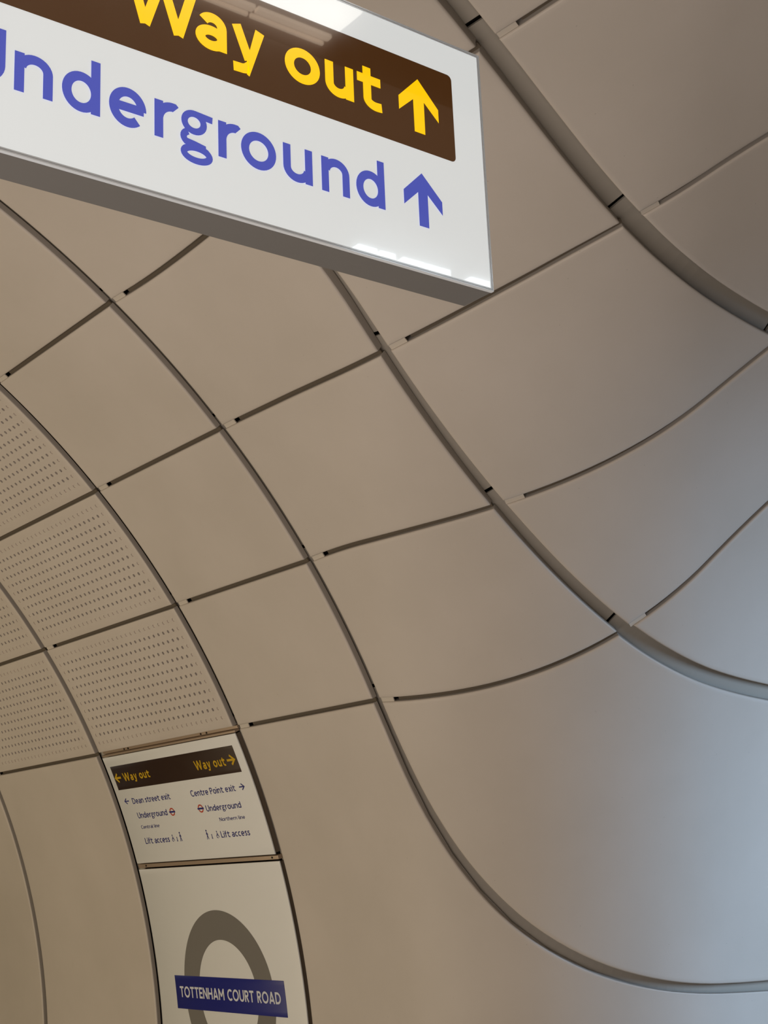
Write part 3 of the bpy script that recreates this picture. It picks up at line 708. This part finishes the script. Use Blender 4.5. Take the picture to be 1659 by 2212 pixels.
wall_text('Way out', 6.409, 6.147, 1.479, .029, .27, MAT['sign_yellow'], way, 'yellow_lettering', 'left yellow Way out text', .0018)
wall_text('Way out', 5.724, 5.464, 1.476, .031, .27, MAT['sign_yellow'], way, 'yellow_lettering', 'right yellow Way out text', .0018)
def side_arrow(tip, tail, y, wing, sw, mat, label, d):
    s = 1 if tip < tail else -1            # pointing right when the tip has the smaller X
    wx = (tail - tip) * .52
    V, F = [], []
    for pts in ([(-tail, y), (-tip - s * sw * .5, y)], [(-tip - abs(wx) * s, y + wing), (-tip - s * sw * .35, y), (-tip - abs(wx) * s, y - wing)]):
        v, f = stroke_quads(pts, False, sw); b = len(V); V += [tuple(p) for p in v]; F += [tuple(b + i for i in q) for q in f]
    flat_part('arrow', V, F, on_wall(d), mat, way, label)
side_arrow(6.491, 6.431, 1.500, .022, .0105, MAT['sign_yellow'], 'yellow arrow pointing left', .0018)
side_arrow(5.382, 5.447, 1.498, .022, .0105, MAT['sign_yellow'], 'yellow arrow pointing right', .0018)
side_arrow(6.482, 6.438, 1.377, .014, .0055, MAT['sign_blue'], 'blue arrow pointing left', .0012)
side_arrow(5.385, 5.428, 1.3715, .014, .0055, MAT['sign_blue'], 'blue arrow pointing right', .0012)
wall_text('Dean street exit', 6.405, 6.037, 1.359, .0212, .2, MAT['sign_blue'], way, label='Dean street exit text')
wall_text('Centre Point exit', 5.845, 5.462, 1.3565, .0212, .2, MAT['sign_blue'], way, label='Centre Point exit text')
wall_text('Underground', 6.400, 6.111, 1.284, .0212, .2, MAT['sign_blue'], way, label='left Underground text')
wall_text('Underground', 5.756, 5.461, 1.279, .0205, .2, MAT['sign_blue'], way, label='right Underground text')
wall_text('Central line', 6.401, 6.221, 1.2305, .0122, .17, MAT['sign_blue'], way, label='small Central line text')
wall_text('Northern line', 5.671, 5.459, 1.228, .0122, .17, MAT['sign_blue'], way, label='small Northern line text')
wall_text('Lift access', 6.401, 6.164, 1.154, .0216, .2, MAT['sign_blue'], way, label='left Lift access text')
wall_text('Lift access', 5.697, 5.457, 1.152, .0216, .2, MAT['sign_blue'], way, label='right Lift access text')
def tiny_roundel(x, y):
    ring = [(-x + p[0], y + p[1]) for p in arc(0, 0, .0185, .0165, 0, 360, 40)]
    v, f = stroke_quads(ring, True, .0062); flat_part('roundel_ring', [tuple(p) for p in v], f, on_wall(.0012), MAT['sign_red'], way, 'small orange-red ring')
    q = [(-x - .0265, y - .0042), (-x + .0265, y - .0042), (-x + .0265, y + .0042), (-x - .0265, y + .0042)]
    flat_part('roundel_bar', q, [(0, 1, 2, 3)], on_wall(.0016), MAT['sign_blue'], way, 'blue bar across the small ring')
tiny_roundel(6.062, 1.297); tiny_roundel(5.801, 1.2965)
chair = [(arc(.38, .33, .28, .28, 30, 290, 20), False), ([(.42, 1.0), (.42, .55), (.72, .52), (.90, .12)], False), ([(.42, .78), (.70, .74)], False), (arc(.42, 1.2, .07, .07, 0, 360, 10), True)]
child = [([(.2, .0), (.3, .34), (.3, .62)], False), ([(.4, 0), (.3, .34)], False), (arc(.3, .74, .05, .05, 0, 360, 10), True)]
adult = [([(.0, 0), (.25, .75), (.25, 1.25)], False), ([(.5, 0), (.25, .75)], False), ([(.05, .8), (.25, 1.2), (.5, .75)], False), (arc(.25, 1.45, .09, .09, 0, 360, 10), True)]
for x, y, sh, m, nm in ((6.141, 1.154, chair, 1, 'wheelchair_symbol'), (6.100, 1.153, child, 1, 'child_symbol'), (6.064, 1.152, adult, 1, 'adult_symbol'),
                        (5.738, 1.152, chair, 1, 'wheelchair_symbol'), (5.784, 1.151, child, 1, 'child_symbol'), (5.822, 1.150, adult, 1, 'adult_symbol')):
    wall_strokes(nm, sh, .13, x, y, .0255 if sh is not adult else .0285, MAT['sign_blue'], way, mirror=m)
# bronze rail with screws in the gap above the sign
rl = curved_plate('mounting_rail', 5.309, 6.546, 1.6135, 1.6235, .004, .03, MAT['brass'], way, .002); rl['label'] = 'bronze rail along the top edge'
def screw(x, a, d, parent):
    V = [tuple(cyl(x + .0045 * math.cos(t), a + .0045 * math.sin(t)) + np.array([0, math.cos(a / RA), math.sin(a / RA)]) * dd) for dd in (d, d + .004) for t in np.linspace(0, 2 * math.pi, 9)[:-1]]
    mesh_obj('screw', V, [tuple(range(7, -1, -1))] + [(i, (i + 1) % 8, 8 + (i + 1) % 8, 8 + i) for i in range(8)], MAT['screw'], parent)
curved_plate('bracket', 5.300, 6.555, 1.6255, 1.6395, .020, .03, MAT['brass'], way, .001)
for x in (6.33, 6.29, 5.605, 5.555): screw(x, 1.6325, .0165, way)
settle(way)

rou = empty('roundel_sign', tuple(cyl(5.92, -.12)))
tag(rou, 'tall white wall sign with grey ring and blue TOTTENHAM COURT ROAD bar', 'sign')
curved_plate('sign_panel', 5.292, 6.546, -.158, 1.0285, 0.0, .006, MAT['sign_white'], rou, .002)
curved_plate('back_box', 5.304, 6.540, -.152, 1.024, .007, .034, MAT['sign_back'], rou, .001)['label'] = 'dark brown box behind the white face'
rl = curved_plate('mounting_rail', 5.300, 6.552, 1.0345, 1.0525, .006, .03, MAT['brass'], rou, .002); rl['label'] = 'bronze rail along the top edge'
for x in (6.47, 5.345): screw(x, 1.0445, .003, rou)
cxr, cyr = 5.908, .4345
v, f = stroke_quads([(-cxr + p[0], cyr + p[1]) for p in arc(0, 0, .3185, .3175, 0, 360, 128)], True, .1365)
flat_part('grey_ring', [tuple(p) for p in v], f, on_wall(.0009), MAT['ring_grey'], rou, 'broad grey ring')
curved_plate('name_bar', 5.4365, 6.3805, .357, .512, -.002, .0, MAT['bar_blue'], rou, .0003)['label'] = 'blue bar with the station name'
wall_text('TOTTENHAM COURT ROAD', 6.341, 5.472, .411, .0362, .26, MAT['sign_lettering'], rou, 'white_lettering', 'white station name lettering', .0032, gap=.15, space=.62)
settle(rou)
# plain panel under the roundel sign
n = 40
T_ = cyl(np.linspace(XR[2], XR[3], n), -.175); B_ = cyl(np.linspace(XR[2], XR[3], n), TH[5] * RA)
tag(panel_mesh('wall_panel', T_, B_, cyl(XR[2], np.linspace(-.175, TH[5] * RA, n)), cyl(XR[3], np.linspace(-.175, TH[5] * RA, n)), (.045, .045, .01, .01), MAT['grc']),
    'low plain wall panel directly beneath the roundel sign, below the frame', 'wall panel', 'tall lower wall panels')

# ------------------------------------------------------------------ light fittings of the crossing (seen mirrored in the lit sign)
crown = lambda x: ZA + math.sqrt(RA ** 2 - (x - XB) ** 2)
raft = empty('ceiling_light_raft', (-.10, .2, crown(-.1)))
tag(raft, 'long black ceiling slot with a glowing strip, mirrored in the hanging sign face', 'light fitting')
box('black_track', -.345, -.03, -2.6, 3.4, crown(-.1) - .045, crown(-.1) + .01, MAT['black'], raft, .004)
box('lit_strip', -.165, -.035, -2.4, 2.5, crown(-.1) - .060, crown(-.1) - .045, MAT['lamp'], raft, .004)['label'] = 'glowing diffuser'
for xa, xb in ((-.232, -.205), (-.262, -.250)):
    for ya, yb in ((-2.5, 2.205), (2.215, 2.5)):
        box('pale_slat', xa, xb, ya, yb, crown(-.1) - .060, crown(-.1) - .045, MAT['slat'], raft, .002)
settle(raft)
lum = empty('pendant_luminaire', (-.86, 3.42, EYE + 2.30))
tag(lum, 'row of five cool white lamps mirrored along the lower edge of the hanging sign', 'light fitting')
box('luminaire_body', -.91, -.82, 3.05, 3.79, EYE + 2.335, EYE + 2.385, MAT['housing'], lum, .002)
for y0, y1 in ((3.08, 3.17), (3.19, 3.26), (3.30, 3.40), (3.42, 3.54), (3.65, 3.76)):
    box('diffuser', -.905, -.85, y0, y1, EYE + 2.305, EYE + 2.336, MAT['lamp_cool'], lum, .002)
zc = crown(-.865)
for y in (3.15, 3.70):
    box('hanger', -.871, -.859, y - .006, y + .006, EYE + 2.38, zc + .01, MAT['rod'], lum, 0)
settle(lum)
